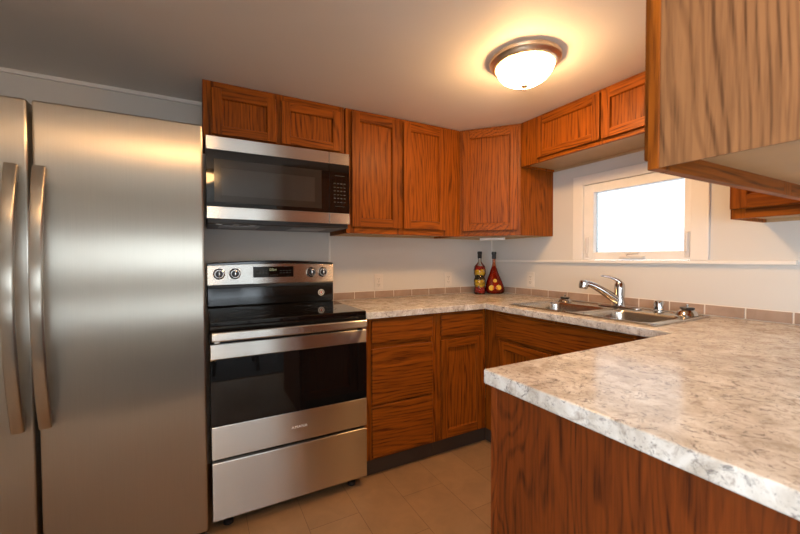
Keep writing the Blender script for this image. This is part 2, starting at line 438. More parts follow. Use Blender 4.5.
# ledge along the right wall, batten over the fridge, wall seam, baseboard hints
b = MB(); b.box(-0.024, 0, -1.905, -0.045, 1.174, 1.192, TRIM, 0.003); struct(b.build('trim_1'))
b = MB(); b.box(LX, -2.252, -0.012, 0, 2.108, H, TRIM, 0.002); struct(b.build('trim_2'))
b = MB(); b.box(-1.492, -1.476, -0.005, 0, 0.97, 1.40, TRIM, 0.0015); struct(b.build('trim_3'))
b = MB(); b.box(-0.006, 0, -0.006, 0, 0.97, 1.364, TRIM, 0.0015); struct(b.build('trim_4'))

# window over the sink
win = struct(thing_w := bpy.data.objects.new('window_1', None)); COL.objects.link(win); win.location = (0, -1.2, 1.193)
def casing(b):
    b.box(-0.016, 0, -0.891, -0.818, 1.193, 1.753, TRIM, 0.003)
    b.box(-0.016, 0, -1.588, -1.51, 1.193, 1.753, TRIM, 0.003)
    b.box(-0.0158, 0, -1.51, -0.891, 1.690, 1.753, TRIM, 0.003)
part('casing', win, casing)
def sash(b):
    b.box(-0.006, 0.05, -0.962, -0.893, 1.194, 1.688, WHITEW, 0.004)
    b.box(-0.006, 0.05, -1.509, -1.476, 1.194, 1.688, WHITEW, 0.004)
    b.box(-0.0055, 0.05, -1.478, -0.960, 1.633, 1.688, WHITEW, 0.004)
    b.box(-0.0055, 0.05, -1.478, -0.960, 1.194, 1.243, WHITEW, 0.004)
part('sash', win, sash)
part('glass_pane', win, lambda b: b.box(0.024, 0.030, -1.480, -0.956, 1.238, 1.637, TINTED))
def crank(b):
    b.box(-0.034, -0.004, -1.285, -1.146, 1.200, 1.218, WHITEP, 0.005)
    b.tube([(-0.022, -1.185, 1.216), (-0.030, -1.20, 1.230), (-0.032, -1.262, 1.234)], 0.0065, WHITEP, 10)
part('crank_handle', win, crank)
for y in (-0.922, -1.494):
    def latch(b):
        b.box(-0.012, -0.004, y-0.012, y+0.012, 1.21, 1.345, WHITEP, 0.003)
        b.box(-0.024, -0.010, y-0.006, y+0.006, 1.235, 1.34, WHITEP, 0.004)
    part('latch', win, latch)
# windows added in the unseen dining end, sized for daylight and steel reflections
for nm, ax in (('added_window_left', 'x'), ('added_window_rear', 'y')):
    b = MB()
    if ax == 'x':
        for y0, y1, z0, z1 in ((-5.1, -5.04, 0.4, 2.08), (-2.56, -2.5, 0.4, 2.08), (-5.04, -2.56, 0.4, 0.46), (-5.04, -2.56, 2.02, 2.08), (-3.82, -3.78, 0.46, 2.02)):
            b.box(LX-0.08, LX-0.02, y0, y1, z0, z1, WHITEW)
        b.box(LX-0.053, LX-0.047, -5.04, -2.56, 0.46, 2.02, PANE)
    else:
        for x0, x1, z0, z1 in ((-3.1, -3.03, 0.35, 1.55), (-1.27, -1.2, 0.35, 1.55), (-3.03, -1.27, 0.35, 0.42), (-3.03, -1.27, 1.48, 1.55), (-3.03, -1.27, 0.64, 1.06)):  # broad middle rail added to split the streak reflected in the fridge
            b.box(x0, x1, RY-0.08, RY-0.02, z0, z1, WHITEW)
        [b.box(-3.03, -1.27, RY-0.053, RY-0.047, z0, z1, TINTR) for z0, z1 in ((0.42, 0.64), (1.06, 1.48))]
    struct(b.build(nm))

# ------------------------------------------------------------------ cabinets
ID = face_T((0, 0, 0), 0)
def carcass_box(b, x0, x1, y0, y1, z0, z1, under=BIRCH, rec=0.014, t=0.016):
    """hollow-bottomed wall cabinet carcass: sides, back, top, recessed bottom"""
    b.box(x0, x0+t, y0, y1, z0, z1, OAKZ, 0.001); b.box(x1-t, x1, y0, y1, z0, z1, OAKZ, 0.001)
    b.box(x0+t, x1-t, y0, y0+t, z0, z1, under); b.box(x0+t, x1-t, y1-t, y1, z0, z1, under)
    b.box(x0+t, x1-t, y0+t, y1-t, z0+rec, z0+rec+0.012, under)
    b.box(x0+t, x1-t, y0+t, y1-t, z1-0.02, z1-0.004, under)

G = 0.001   # hairline gap to walls and ceiling
UT = H - G
# over the microwave
t = thing('wall_cabinet', 'short two-door oak cabinet above the microwave', 'cabinet', (-1.868, -0.16, 1.832))
part('carcass', t, lambda b: carcass_box(b, -2.250, -1.4885, -0.311, -G, 1.832, UT))
def ff(b):
    Y0, Y1 = -0.33, -0.311
    b.box(-2.250, -2.195, Y0, Y1, 1.832, UT, OAKZ, 0.001); b.box(-1.530, -1.4885, Y0, Y1, 1.832, UT, OAKZ, 0.001)
    b.box(-1.905, -1.845, Y0, Y1, 1.832, UT, OAKZ, 0.001)
    for a0, a1 in ((-2.195, -1.905), (-1.845, -1.530)):
        b.box(a0, a1, Y0, Y1, UT-0.045, UT, OAKX, 0.001); b.box(a0, a1, Y0, Y1, 1.832, 1.872, OAKX, 0.001)
        b.box(a0, a1, Y1-0.002, Y1, 1.872, UT-0.045, DARKIN)
part('face_frame', t, ff)
FT = face_T((0, -0.3305, 0), 0)
panel_door(t, FT, -2.210, -1.891, 1.852, 2.090, OAKX, st=0.048)
panel_door(t, FT, -1.861, -1.518, 1.852, 2.090, OAKX, st=0.048)

# tall two door
t = thing('wall_cabinet', 'tall two-door oak cabinet right of the microwave', 'cabinet', (-1.043, -0.16, UB))
part('carcass', t, lambda b: carcass_box(b, -1.480, -0.6095, -0.311, -G, UB, UT))
def ff(b):
    Y0, Y1 = -0.33, -0.311
    b.box(-1.480, -1.425, Y0, Y1, UB, UT, OAKZ, 0.001); b.box(-0.765, -0.6095, Y0, Y1, UB, UT, OAKZ, 0.001)
    b.box(-1.135, -1.060, Y0, Y1, UB, UT, OAKZ, 0.001)
    for a0, a1 in ((-1.425, -1.135), (-1.060, -0.765)):
        b.box(a0, a1, Y0, Y1, UT-0.045, UT, OAKX, 0.001); b.box(a0, a1, Y0, Y1, UB, UB+0.055, OAKX, 0.001)
        b.box(a0, a1, Y1-0.002, Y1, UB+0.055, UT-0.045, DARKIN)
part('face_frame', t, ff)
panel_door(t, FT, -1.446, -1.112, 1.404, 2.110, OAKX)
panel_door(t, FT, -1.082, -0.741, 1.404, 2.110, OAKX)

# diagonal corner cabinet
t = thing('corner_wall_cabinet', 'diagonal single-door oak cabinet filling the corner above the bottles', 'cabinet', (-0.3, -0.3, UB))
A, B_ = Vector((-0.608, -0.33)), Vector((-0.33, -0.644))
dang = math.atan2(B_.y-A.y, B_.x-A.x); dl = (B_-A).length
def carc(b):
    b.prism([(-0.6075, -G), (-0.6075, -0.325), (-0.592, -0.325), (-0.592, -G)], UB, UT, OAKZ)
    b.box(-0.3255, -G, -0.644, -0.628, UB, UT, OAKZ, 0.001)
    b.box(-0.592, -G, -0.012, -G, UB, UT, BIRCH); b.box(-0.012, -G, -0.628, -0.012, UB, UT, BIRCH)
    inner = [(-0.592, -0.012), (-0.592, -0.325), (-0.327, -0.628), (-0.012, -0.628), (-0.012, -0.012)]
    b.prism(inner, UB+0.012, UB+0.024, BIRCH); b.prism(inner, UT-0.03, UT-0.004, BIRCH)
part('carcass', t, carc)
DT = face_T((A.x, A.y, 0), dang)
def ff(b):
    b.box(0, 0.045, 0, 0.018, UB, UT, OAKZ, 0.001, 2, DT); b.box(dl-0.045, dl, 0, 0.018, UB, UT, OAKZ, 0.001, 2, DT)
    b.box(0.045, dl-0.045, 0, 0.018, UT-0.05, UT, OAKX, 0.001, 2, DT); b.box(0.045, dl-0.045, 0, 0.018, UB, UB+0.05, OAKX, 0.001, 2, DT)
    b.box(0.045, dl-0.045, 0.016, 0.018, UB+0.05, UT-0.05, DARKIN, 0, 2, DT)
part('face_frame', t, ff)
panel_door(t, face_T((A.x-0.0005*math.sin(-dang), A.y-0.0005*math.cos(dang), 0), dang), 0.022, dl-0.020, 1.402, 2.110, OAKX, st=0.052)

# small white strip fixed under the corner cabinet
sd = math.atan2(-0.38+0.243, -0.214+0.343)
o = MB().box(-0.094, 0.094, -0.018, 0.018, UB-0.020, UB-0.0005, WHITEP, 0.002, 2, Matrix.Translation((-0.2785, -0.3115, 0)) @ Matrix.Rotation(sd, 4, 'Z')).build('under_cabinet_strip', None, (-0.2785, -0.3115, UB-0.020))
tag(o, 'small white strip fixed under the diagonal corner cabinet', 'strip')

# over the window (faces -x)
WT = face_T((-0.3305, 0, 0), R(-90))    # local x -> world -y ; outward -> world -x
t = thing('wall_cabinet', 'short two-door oak cabinet bridging above the window', 'cabinet', (-0.16, -1.21, 1.829))
def carc(b):
    x0, x1, y0, y1, z0, z1, k = -0.311, -G, -1.785, -0.6455, 1.829, UT, 0.016
    b.box(x0, x1, y0, y0+k, z0, z1, OAKZ, 0.001); b.box(x0, x1, y1-k, y1, z0, z1, OAKZ, 0.001)
    b.box(x1-0.012, x1, y0+k, y1-k, z0, z1, BIRCH); b.box(x0, x1-0.012, y0+k, y1-k, z0+0.014, z0+0.026, BIRCH); b.box(x0, x1-0.012, y0+k, y1-k, z1-0.02, z1-0.004, BIRCH)
part('carcass', t, carc)
def ff(b):
    X0, X1 = -0.33, -0.311
    b.box(X0, X1, -0.810, -0.6455, 1.829, UT, OAKZ, 0.001); b.box(X0, X1, -1.25, -1.20, 1.829, UT, OAKZ, 0.001); b.box(X0, X1, -1.785, -1.64, 1.829, UT, OAKZ, 0.001)
    for a0, a1 in ((-1.20, -0.81), (-1.64, -1.25)):
        b.box(X0, X1, a0, a1, UT-0.045, UT, OAKY, 0.001); b.box(X0, X1, a0, a1, 1.829, 1.870, OAKY, 0.001)
        b.box(X1-0.002, X1, a0, a1, 1.87, UT-0.045, DARKIN)
part('face_frame', t, ff)
panel_door(t, WT, 0.794, 1.221, 1.853, 2.108, OAKY, st=0.045)
panel_door(t, WT, 1.231, 1.662, 1.853, 2.108, OAKY, st=0.047)

# right wall cabinet past the window
t = thing('wall_cabinet', 'oak cabinet on the window wall, half hidden by the hanging cabinet', 'cabinet', (-0.16, -2.1, UB))
def carc(b):
    x0, x1, y0, y1, z0, z1, k = -0.311, -G, -2.43, -1.787, UB, UT, 0.016
    b.box(x0, x1, y0, y0+k, z0, z1, OAKZ, 0.001); b.box(x0, x1, y1-k, y1, z0, z1, OAKZ, 0.001)
    b.box(x1-0.012, x1, y0+k, y1-k, z0, z1, BIRCH); b.box(x0, x1-0.012, y0+k, y1-k, z0+0.014, z0+0.026, BIRCH); b.box(x0, x1-0.012, y0+k, y1-k, z1-0.02, z1-0.004, BIRCH)
part('carcass', t, carc)
def ff(b):
    X0, X1 = -0.33, -0.311
    b.box(X0, X1, -1.835, -1.787, UB, UT, OAKZ, 0.001); b.box(X0, X1, -2.43, -2.05, UB, UT, OAKZ, 0.001)
    b.box(X0, X1, -2.05, -1.835, UB, UB+0.05, OAKY, 0.001); b.box(X0, X1, -2.05, -1.835, UT-0.045, UT, OAKY, 0.001)
    b.box(X1-0.002, X1, -2.05, -1.835, UB+0.05, UT-0.045, DARKIN)
part('face_frame', t, ff)
panel_door(t, WT, 1.790, 2.078, 1.404, 2.110, OAKY)

# hanging cabinet over the peninsula (faces +y), end panel to the camera side
t = thing('wall_cabinet', 'near oak cabinet hanging from the ceiling over the peninsula, plain side showing', 'cabinet', (-0.95, -2.27, UB))
HX0, HX1, HY0, HY1 = -1.551, -0.332, -2.44, -2.123
def carc(b):
    k = 0.016
    b.box(HX1-k, HX1, HY0, HY1, UB, UT, OAKZ, 0.001)
    b.box(HX0+0.005, HX1-k, HY0, HY0+0.012, UB, UT, OAKZ); b.box(HX0+0.005, HX1-k, HY0+0.012, HY1, UB+0.034, UB+0.046, BIRCH)
    b.box(HX0+0.005, HX1-k, HY0+0.012, HY1, UT-0.02, UT-0.004, BIRCH)
part('carcass', t, carc)
part('end_panel', t, lambda b: b.box(HX0+0.001, HX0+0.005, HY0, HY1, UB+0.002, UT, HOAK, 0.0005), 'plain vertical-grain oak side panel')
def ff(b):
    Y0, Y1 = HY1, HY1+0.019
    b.box(HX0-0.001, HX0+0.04, Y0, Y1, UB, UT, OAKZ, 0.0015); b.box(HX1-0.06, HX1, Y0, Y1, UB, UT, OAKZ, 0.001); b.box(-0.97, -0.92, Y0, Y1, UB, UT, OAKZ, 0.001)
    for a0, a1 in ((HX0+0.04, -0.97), (-0.92, HX1-0.06)):
        b.box(a0, a1, Y0, Y1, UB, UB+0.045, OAKX, 0.001); b.box(a0, a1, Y0, Y1, UT-0.045, UT, OAKX, 0.001)
        b.box(a0, a1, Y0, Y0+0.002, UB+0.045, UT-0.045, DARKIN)
part('face_frame', t, ff)
HT = face_T((0, HY1+0.0195, 0), R(180))   # local x -> -x ; outward -> +y
panel_door(t, HT, 0.955, 1.528, 1.389, 2.110, OAKX)
panel_door(t, HT, 0.385, 0.935, 1.389, 2.110, OAKX)

# ---- base cabinets
BZ = 0.075; BT = CB - G
def base_back(b, x0, x1, fy=-0.61):
    k = 0.016
    b.box(x0, x0+k, fy+0.019, -0.02, BZ, BT, OAKZ); b.box(x1-k, x1, fy+0.019, -0.02, BZ, BT, OAKZ)
    b.box(x0+k, x1-k, -0.03, -0.02, BZ, BT, BIRCH); b.box(x0+k, x1-k, fy+0.019, -0.03, BZ, BZ+0.016, BIRCH)
t = thing('base_cabinet', 'oak base cabinet with three stacked drawers beside the range', 'cabinet', (-1.25, -0.3, FL))
part('carcass', t, lambda b: base_back(b, -1.480, -1.012))
def ff(b):
    Y0, Y1 = -0.61, -0.591
    b.box(-1.480, -1.425, Y0, Y1, BZ, BT, OAKZ, 0.001); b.box(-1.060, -1.012, Y0, Y1, BZ, BT, OAKZ, 0.001)
    for z0, z1 in ((BZ, 0.11), (0.365, 0.405), (0.69, 0.75), (0.845, BT)): b.box(-1.425, -1.060, Y0, Y1, z0, z1, OAKX, 0.001)
    b.box(-1.425, -1.06, Y1-0.002, Y1, 0.11, 0.845, DARKIN)
part('face_frame', t, ff)
BF = face_T((0, -0.6105, 0), 0)
for z0, z1 in ((0.735, 0.862), (0.390, 0.703), (0.090, 0.380)): slab_front(t, BF, -1.443, -1.040, z0, z1, OAKX)
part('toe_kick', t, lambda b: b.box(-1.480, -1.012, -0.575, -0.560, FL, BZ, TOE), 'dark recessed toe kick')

t = thing('base_cabinet', 'oak base cabinet with one drawer over one door in the corner', 'cabinet', (-0.8, -0.3, FL))
part('carcass', t, lambda b: base_back(b, -1.010, -0.612))
def ff(b):
    Y0, Y1 = -0.61, -0.591
    b.box(-1.010, -0.960, Y0, Y1, BZ, BT, OAKZ, 0.001); b.box(-0.665, -0.612, Y0, Y1, BZ, BT, OAKZ, 0.001)
    for z0, z1 in ((BZ, 0.115), (0.685, 0.745), (0.845, BT)): b.box(-0.960, -0.665, Y0, Y1, z0, z1, OAKX, 0.001)
    b.box(-0.96, -0.665, Y1-0.002, Y1, 0.115, 0.845, DARKIN)
part('face_frame', t, ff)
slab_front(t, BF, -0.977, -0.648, 0.727, 0.862, OAKX)
panel_door(t, BF, -0.977, -0.648, 0.088, 0.703, OAKX, st=0.05)
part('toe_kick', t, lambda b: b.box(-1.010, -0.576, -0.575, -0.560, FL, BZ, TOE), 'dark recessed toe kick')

t = thing('sink_base_cabinet', 'long oak base cabinet under the sink with a false drawer front', 'cabinet', (-0.3, -1.15, FL))
def carc(b):
    k = 0.016
    b.box(-0.591, -0.02, -0.63, -0.614, BZ, BT, OAKZ); b.box(-0.591, -0.02, -1.755, -1.739, BZ, BT, OAKZ)
    b.box(-0.03, -0.02, -1.739, -0.63, BZ, BT, BIRCH); b.box(-0.591, -0.03, -1.739, -0.63, BZ, BZ+k, BIRCH)
part('carcass', t, carc)
def ff(b):
    X0, X1 = -0.61, -0.591
    b.box(X0, X1, -0.76, -0.6105, BZ, BT, OAKZ, 0.001); b.box(X0, X1, -1.17, -1.13, BZ, BT, OAKZ, 0.001); b.box(X0, X1, -1.755, -1.55, BZ, BT, OAKZ, 0.001)
    for z0, z1 in ((BZ, 0.115), (0.68, 0.72), (0.845, BT)):
        b.box(X0, X1, -1.13, -0.76, z0, z1, OAKY, 0.001); b.box(X0, X1, -1.55, -1.17, z0, z1, OAKY, 0.001)
    b.box(X1-0.002, X1, -1.13, -0.76, 0.115, 0.845, DARKIN); b.box(X1-0.002, X1, -1.55, -1.17, 0.115, 0.845, DARKIN)
part('face_frame', t, ff)
ST_ = face_T((-0.6105, 0, 0), R(-90))
slab_front(t, ST_, 0.728, 1.575, 0.708, 0.856, OAKY, 'false_drawer_front')
panel_door(t, ST_, 0.742, 1.145, 0.088, 0.688, OAKY, st=0.052)
panel_door(t, ST_, 1.158, 1.560, 0.088, 0.688, OAKY, st=0.052)
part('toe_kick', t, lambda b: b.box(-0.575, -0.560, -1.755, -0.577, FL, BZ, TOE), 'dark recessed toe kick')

t = thing('peninsula_cabinet', 'oak peninsula base with a shade-darkened vertical-grain end panel facing the range', 'cabinet', (-0.9, -2.08, FL))
PX, PY0, PY1 = -1.598, -2.385, -1.768
def carc(b):
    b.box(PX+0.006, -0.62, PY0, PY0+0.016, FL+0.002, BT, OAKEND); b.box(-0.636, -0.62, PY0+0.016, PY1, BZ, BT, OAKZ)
    b.box(PX+0.006, -0.636, PY0+0.016, PY1, BZ, BZ+0.016, BIRCH)
part('carcass', t, carc)
part('end_panel', t, lambda b: b.box(PX, PX+0.006, PY0, PY1-0.002, FL+0.002, BT, OAKEND, 0.0008), 'oak end panel, coloured dark reddish as in weak light')
def ff(b):
    Y0, Y1 = PY1, PY1+0.02
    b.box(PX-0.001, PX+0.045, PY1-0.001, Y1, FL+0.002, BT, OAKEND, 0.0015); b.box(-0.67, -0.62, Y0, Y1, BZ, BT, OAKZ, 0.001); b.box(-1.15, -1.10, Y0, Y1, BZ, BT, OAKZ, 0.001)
    for a0, a1 in ((PX+0.045, -1.15), (-1.10, -0.67)):
        for z0, z1 in ((BZ, 0.115), (0.68, 0.74), (0.845, BT)): b.box(a0, a1, Y0, Y1, z0, z1, OAKX, 0.001)
        b.box(a0, a1, Y0, Y0+0.002, 0.115, 0.845, DARKIN)
part('face_frame', t, ff)
PT = face_T((0, PY1+0.0205, 0), R(180))
for a0, a1 in ((0.655, 1.115), (1.135, PX*-1-0.02)):
    slab_front(t, PT, a0, a1, 0.727, 0.858, OAKX)
    panel_door(t, PT, a0, a1, 0.088, 0.703, OAKX, st=0.052)
part('toe_kick', t, lambda b: b.box(PX+0.047, -0.62, PY1-0.05, PY1-0.035, FL, BZ, TOE), 'dark recessed toe kick')

# ------------------------------------------------------------------ countertop (one continuous run with a sink cut-out)
xP, yP = -1.6137, -1.7351
SX0, SX1, SY0, SY1 = -0.560, -0.110, -1.600, -0.820
b = MB(); bm = b.bm
xs = sorted({XR+0.003, xP, -0.648, SX0, SX1, -G, -1.2, -0.9}); ys = sorted({-G, -0.648, yP, -2.42, SY0, SY1, -2.1})
vv = {}
def inside(x, y):
    if SX0 < x < SX1 and SY0 < y < SY1: return False
    return (y > -0.648 and x > XR+0.003) or x > -0.648 or y < yP
def gv(x, y):
    if (x, y) not in vv: vv[(x, y)] = bm.verts.new((x, y, CB))
    return vv[(x, y)]
for i in range(len(xs)-1):
    for j in range(len(ys)-1):
        if inside((xs[i]+xs[i+1])/2, (ys[j]+ys[j+1])/2):
            bm.faces.new((gv(xs[i], ys[j]), gv(xs[i+1], ys[j]), gv(xs[i+1], ys[j+1]), gv(xs[i], ys[j+1])))
ex = bmesh.ops.extrude_face_region(bm, geom=bm.faces[:])
bmesh.ops.translate(bm, vec=(0, 0, CT-CB), verts=[g for g in ex['geom'] if isinstance(g, bmesh.types.BMVert)])
bmesh.ops.recalc_face_normals(bm, faces=bm.faces)
b.mi(GRAN)
counter = b.build('countertop', None, (-0.8, -1.2, CB))
mod = counter.modifiers.new('bevel', 'BEVEL'); mod.width = 0.004; mod.segments = 3; mod.limit_method = 'ANGLE'; mod.angle_limit = R(50)
tag(counter, 'speckled beige laminate countertop wrapping from range to sink to peninsula', 'countertop')

# ------------------------------------------------------------------ tile backsplash strips
def tiles(name, axis, joints, end0, end1, lab):
    b = MB(); z0, z1 = CT+0.0008, CT+0.055; g = 0.003
    if axis == 'x': b.box(end0, end1, -0.006, -G, z0, z1, GROUT, 0.001)
    else: b.box(-0.006, -G, end0, end1, z0, z1, GROUT, 0.001)
    js = [end0] + [j for j in joints if end0+0.01 < j < end1-0.01] + [end1]
    for a0, a1 in zip(js, js[1:]):
        if axis == 'x': b.box(a0+g, a1-g, -0.0095, -0.004, z0+0.002, z1-0.003, TILE, 0.0015)
        else: b.box(-0.0095, -0.004, a0+g, a1-g, z0+0.002, z1-0.003, TILE, 0.0015)
    o = b.build(name, None, ((end0+end1)/2, 0, CT) if axis == 'x' else (0, (end0+end1)/2, CT))
    tag(o, lab, 'backsplash')
tiles('tile_backsplash', 'x', [-1.301+0.1585*k for k in range(-1, 9)], XR+0.004, -0.011, 'row of brown ceramic tiles along the wall behind the bottles')
tiles('tile_backsplash', 'y', sorted([-0.29-0.1605*k for k in range(0, 14)]), -2.42, -0.002, 'row of brown ceramic tiles behind the sink under the window')

# ------------------------------------------------------------------ refrigerator
FX1, FXG, FX0, FY, FZ = -2.257, -2.756, -3.168, -0.84, 1.732
t = thing('refrigerator', 'stainless steel side-by-side refrigerator at the left edge', 'refrigerator', (-2.71, -0.42, FL))
FB = plain('fridge_cabinet_grey', (0.10, 0.10, 0.10), 0.45)
def body(b):
    b.box(FX0+0.004, FX1-0.004, -0.765, -0.03, 0.02, 1.715, FB, 0.004)
part('body', t, body, 'dark grey cabinet body')
part('base_grille', t, lambda b: [b.box(FX0+0.01, FX1-0.01, -0.80, -0.766, FL+0.02, 0.10, BLACKP, 0.004)] + [b.box(FX0+0.05, FX1-0.05, -0.803, -0.80, 0.0+0.02*k, 0.008+0.02*k, GAP) for k in range(5)])
for x0, x1, hx in ((FX0, FXG-0.006, -2.797), (FXG+0.006, FX1, -2.730)):
    d = part('door', t, lambda b: b.box(x0, x1, FY, -0.772, 0.116, FZ, STEELH, 0.007, 3))
    def handle(b):
        n = 22; pts = []
        for k in range(n+1):
            s = k/n; z = 0.648 + s*(1.512-0.648)
            y = FY - 0.014 - 0.052*math.sin(math.pi*s)**0.8
            pts.append((hx, y, z))
        b.tube(pts, 0.0165, STEELH, 20, (1.0, 0.55))
        for z in (0.68, 1.48): b.box(hx-0.013, hx+0.013, FY-0.020, FY+0.001, z-0.022, z+0.022, STEELH, 0.003)
    part('handle', d, handle, 'bowed steel bar handle')
for x in (FX0+0.06, FX1-0.06):
    part('hinge_cover', t, lambda b: b.box(x-0.03, x+0.03, -0.80, -0.72, 1.7155, 1.7295, BLACKP, 0.004))
for x, y in ((FX0+0.08, -0.7), (FX1-0.08, -0.7), (FX0+0.08, -0.1), (FX1-0.08, -0.1)):
    part('foot', t, lambda b: b.lathe([(0.02, FL), (0.02, 0.022)], BLACKP, (x, y, 0), 16))

# ------------------------------------------------------------------ range
t = thing('electric_range', 'stainless and black electric range between refrigerator and drawers', 'range', ((XL+XR)/2, -0.33, FL))
RX0, RX1 = XL+0.001, XR-0.001
part('body', t, lambda b: b.box(RX0+0.003, RX1-0.003, -0.628, -0.03, 0.012, 0.902, BLACKE, 0.003), 'black enamel body')
def cook(b):
    b.box(RX0, RX1, -0.655, -0.055, 0.9025, 0.926, BLACKG, 0.006, 3)
    b.box(RX0, RX1, -0.652, -0.6285, 0.868, 0.904, BLACKE, 0.004)
ck = part('cooktop', t, cook, 'black glass cooktop')
RING = plain('burner_ring_print', (0.06, 0.06, 0.06), 0.2)
for x, y, r in ((-2.05, -0.47, 0.105), (-1.68, -0.47, 0.085), (-2.05, -0.20, 0.08), (-1.68, -0.20, 0.095)):
    part('burner_ring', ck, lambda b: b.lathe([(r-0.003, 0.9261), (r-0.003, 0.9265), (r, 0.9265), (r, 0.9261)], RING, (x, y, 0), 48, None, False))
def guard(b):
    pr = [(RX0, 0.9), (RX1, 0.9)]
    # profile in (x,z) swept along y: arched top
    top = [(RX1-(RX1-RX0)*k/16, 1.182+0.016*math.sin(math.pi*k/16)) for k in range(17)]
    poly = [(RX0, 0.927), (RX1, 0.927)] + top
    T = Matrix(((1, 0, 0, 0), (0, 0, 1, 0), (0, 1, 0, 0), (0, 0, 0, 1)))
    b.prism(poly, -0.094, -0.012, BLACKE, 0.006, T)
    b.box(RX0+0.005, RX1-0.005, -0.103, -0.09, 1.035, 1.054, BLACKP, 0.004)
bgd = part('back_guard', t, guard, 'black arched back guard')
def cpan(b):
    T = Matrix(((1, 0, 0, 0), (0, 0, 1, 0), (0, 1, 0, 0), (0, 0, 0, 1)))
    top = [(RX1-0.002-(RX1-RX0-0.004)*k/16, 1.168+0.010*math.sin(math.pi*k/16)) for k in range(17)]
    b.prism([(RX0+0.002, 1.055), (RX1-0.002, 1.055)] + top, -0.104, -0.0935, STEELV, 0.002, T)
cp = part('control_panel', t, cpan, 'brushed steel control strip')
part('display', cp, lambda b: b.box(-1.992, -1.752, -0.107, -0.1035, 1.094, 1.160, BLACKG, 0.001), 'black clock display')
def digits(b):
    x = -1.896
    for k, on in enumerate(((1, 1, 1, 1, 1, 1, 0), (1, 1, 0, 1, 1, 0, 1), (0, 1, 1, 0, 0, 1, 1))):
        for (a, c, w, h), s in zip(((0, 0, 1, 0), (1, 0, 0, 1), (1, 1, 0, 1), (0, 2, 1, 0), (0, 1, 0, 1), (0, 0, 0, 1), (0, 1, 1, 0)), on):
            if s:
                X = x+k*0.014+a*0.008; Z = 1.134+c*0.006
                b.box(X, X+(0.008 if w else 0.0016), -0.1077, -0.107, Z, Z+(0.006 if h else 0.0016), GREENE)
part('clock_digits', cp, digits, 'small green lit digits')
def keys(b):
    for k in range(4):
        for z in (1.118, 1.132): 
            b.box(-1.975+k*0.018, -1.965+k*0.018, -0.1074, -0.107, z, z+0.004, KEYM); b.box(-1.835+k*0.018, -1.825+k*0.018, -0.1074, -0.107, z, z+0.004, KEYM)
    for k in range(4): b.box(-1.895+k*0.013, -1.886+k*0.013, -0.1074, -0.107, 1.105, 1.109, KEYM)
part('touch_keys', cp, keys)
RTY = Matrix.Rotation(R(90), 4, 'X')     # lathe axis z -> -y
for x in (-2.177, -2.092, -1.640, -1.563):
    k = part('knob', cp, lambda b: b.lathe([(0.0, 0), (0.032, 0), (0.032, 0.004), (0.028, 0.006), (0.027, 0.018), (0.024, 0.021), (0, 0.021)], CHROME, (x, -0.1045, 1.120), 32, RTY), 'chrome knob')
    part('knob_grip', k, lambda b: [b.lathe([(0.0, 0.0), (0.020, 0.0), (0.020, 0.0012), (0, 0.0012)], BLACKP, (x, -0.1255, 1.120), 28, RTY), b.box(x-0.0055, x+0.0055, -0.137, -0.1255, 1.100, 1.140, CHROME, 0.003)])
part('round_badge', bgd, lambda b: b.lathe([(0, 0), (0.021, 0), (0.021, 0.0012), (0, 0.0012)], DECAL, (-1.571, -0.0941, 0.985), 32, RTY), 'round white sticker')
part('round_badge_print', bgd, lambda b: [b.lathe([(0.012, 0.0013), (0.012, 0.0018), (0.0155, 0.0018), (0.0155, 0.0013)], KEYM, (-1.571, -0.0941, 0.985), 32, RTY, False), b.box(-1.576, -1.566, -0.0962, -0.0953, 0.979, 0.992, RED)])
def door(b):
    b.box(RX0+0.002, RX1-0.002, -0.660, -0.630, 0.306, 0.455, STEELV, 0.003)
    b.box(RX0+0.002, RX1-0.002, -0.660, -0.630, 0.758, 0.826, STEELV, 0.003)
    b.box(RX0+0.002, RX1-0.002, -0.655, -0.630, 0.826, 0.862, BLACKE, 0.002)
    b.box(RX0+0.004, RX1-0.004, -0.654, -0.630, 0.455, 0.758, BLACKE)
od = part('oven_door', t, door)
part('window', od, lambda b: b.box(RX0+0.002, RX1-0.002, -0.6605, -0.6545, 0.4555, 0.7575, BLACKG, 0.0015), 'black oven glass')
def hnd(b):
    b.box(RX0+0.004, RX1-0.016, -0.712, -0.694, 0.846, 0.886, STEELV, 0.007, 3)
    for x in (RX0+0.03, RX1-0.03): b.box(x-0.012, x+0.012, -0.697, -0.654, 0.836, 0.858, STEELV, 0.003)
part('handle', od, hnd, 'full-width steel towel-bar handle')
# embossed maker lettering
cu = bpy.data.curves.new('logo', 'FONT'); cu.body = 'AMANA'; cu.size = 0.020; cu.extrude = 0.0006; cu.align_x = 'CENTER'; cu.space_character = 1.15
tmp = bpy.data.objects.new('tmp', cu); COL.objects.link(tmp)
dg = bpy.context.evaluated_depsgraph_get(); dg.update()
me = bpy.data.meshes.new_from_object(tmp.evaluated_get(dg)); bpy.data.objects.remove(tmp)
me.transform(Matrix.Translation(Vector((-1.850, -0.6607, 0.372)) - world_loc(od)) @ Matrix.Rotation(R(90), 4, 'X'))
me.materials.clear(); me.materials.append(LOGOM)
lo = bpy.data.objects.new('logo', me); COL.objects.link(lo); lo.parent = od
part('storage_drawer', t, lambda b: b.box(RX0+0.002, RX1-0.002, -0.660, -0.630, 0.026, 0.291, STEELV, 0.004), 'steel storage drawer')
for x, y in ((RX0+0.07, -0.60), (RX1-0.07, -0.60), (RX0+0.07, -0.08), (RX1-0.07, -0.08)):
    part('foot', t, lambda b: b.lathe([(0.022, FL), (0.022, -0.008), (0.012, -0.006), (0.012, 0.013)], BLACKP, (x, y, 0), 20))

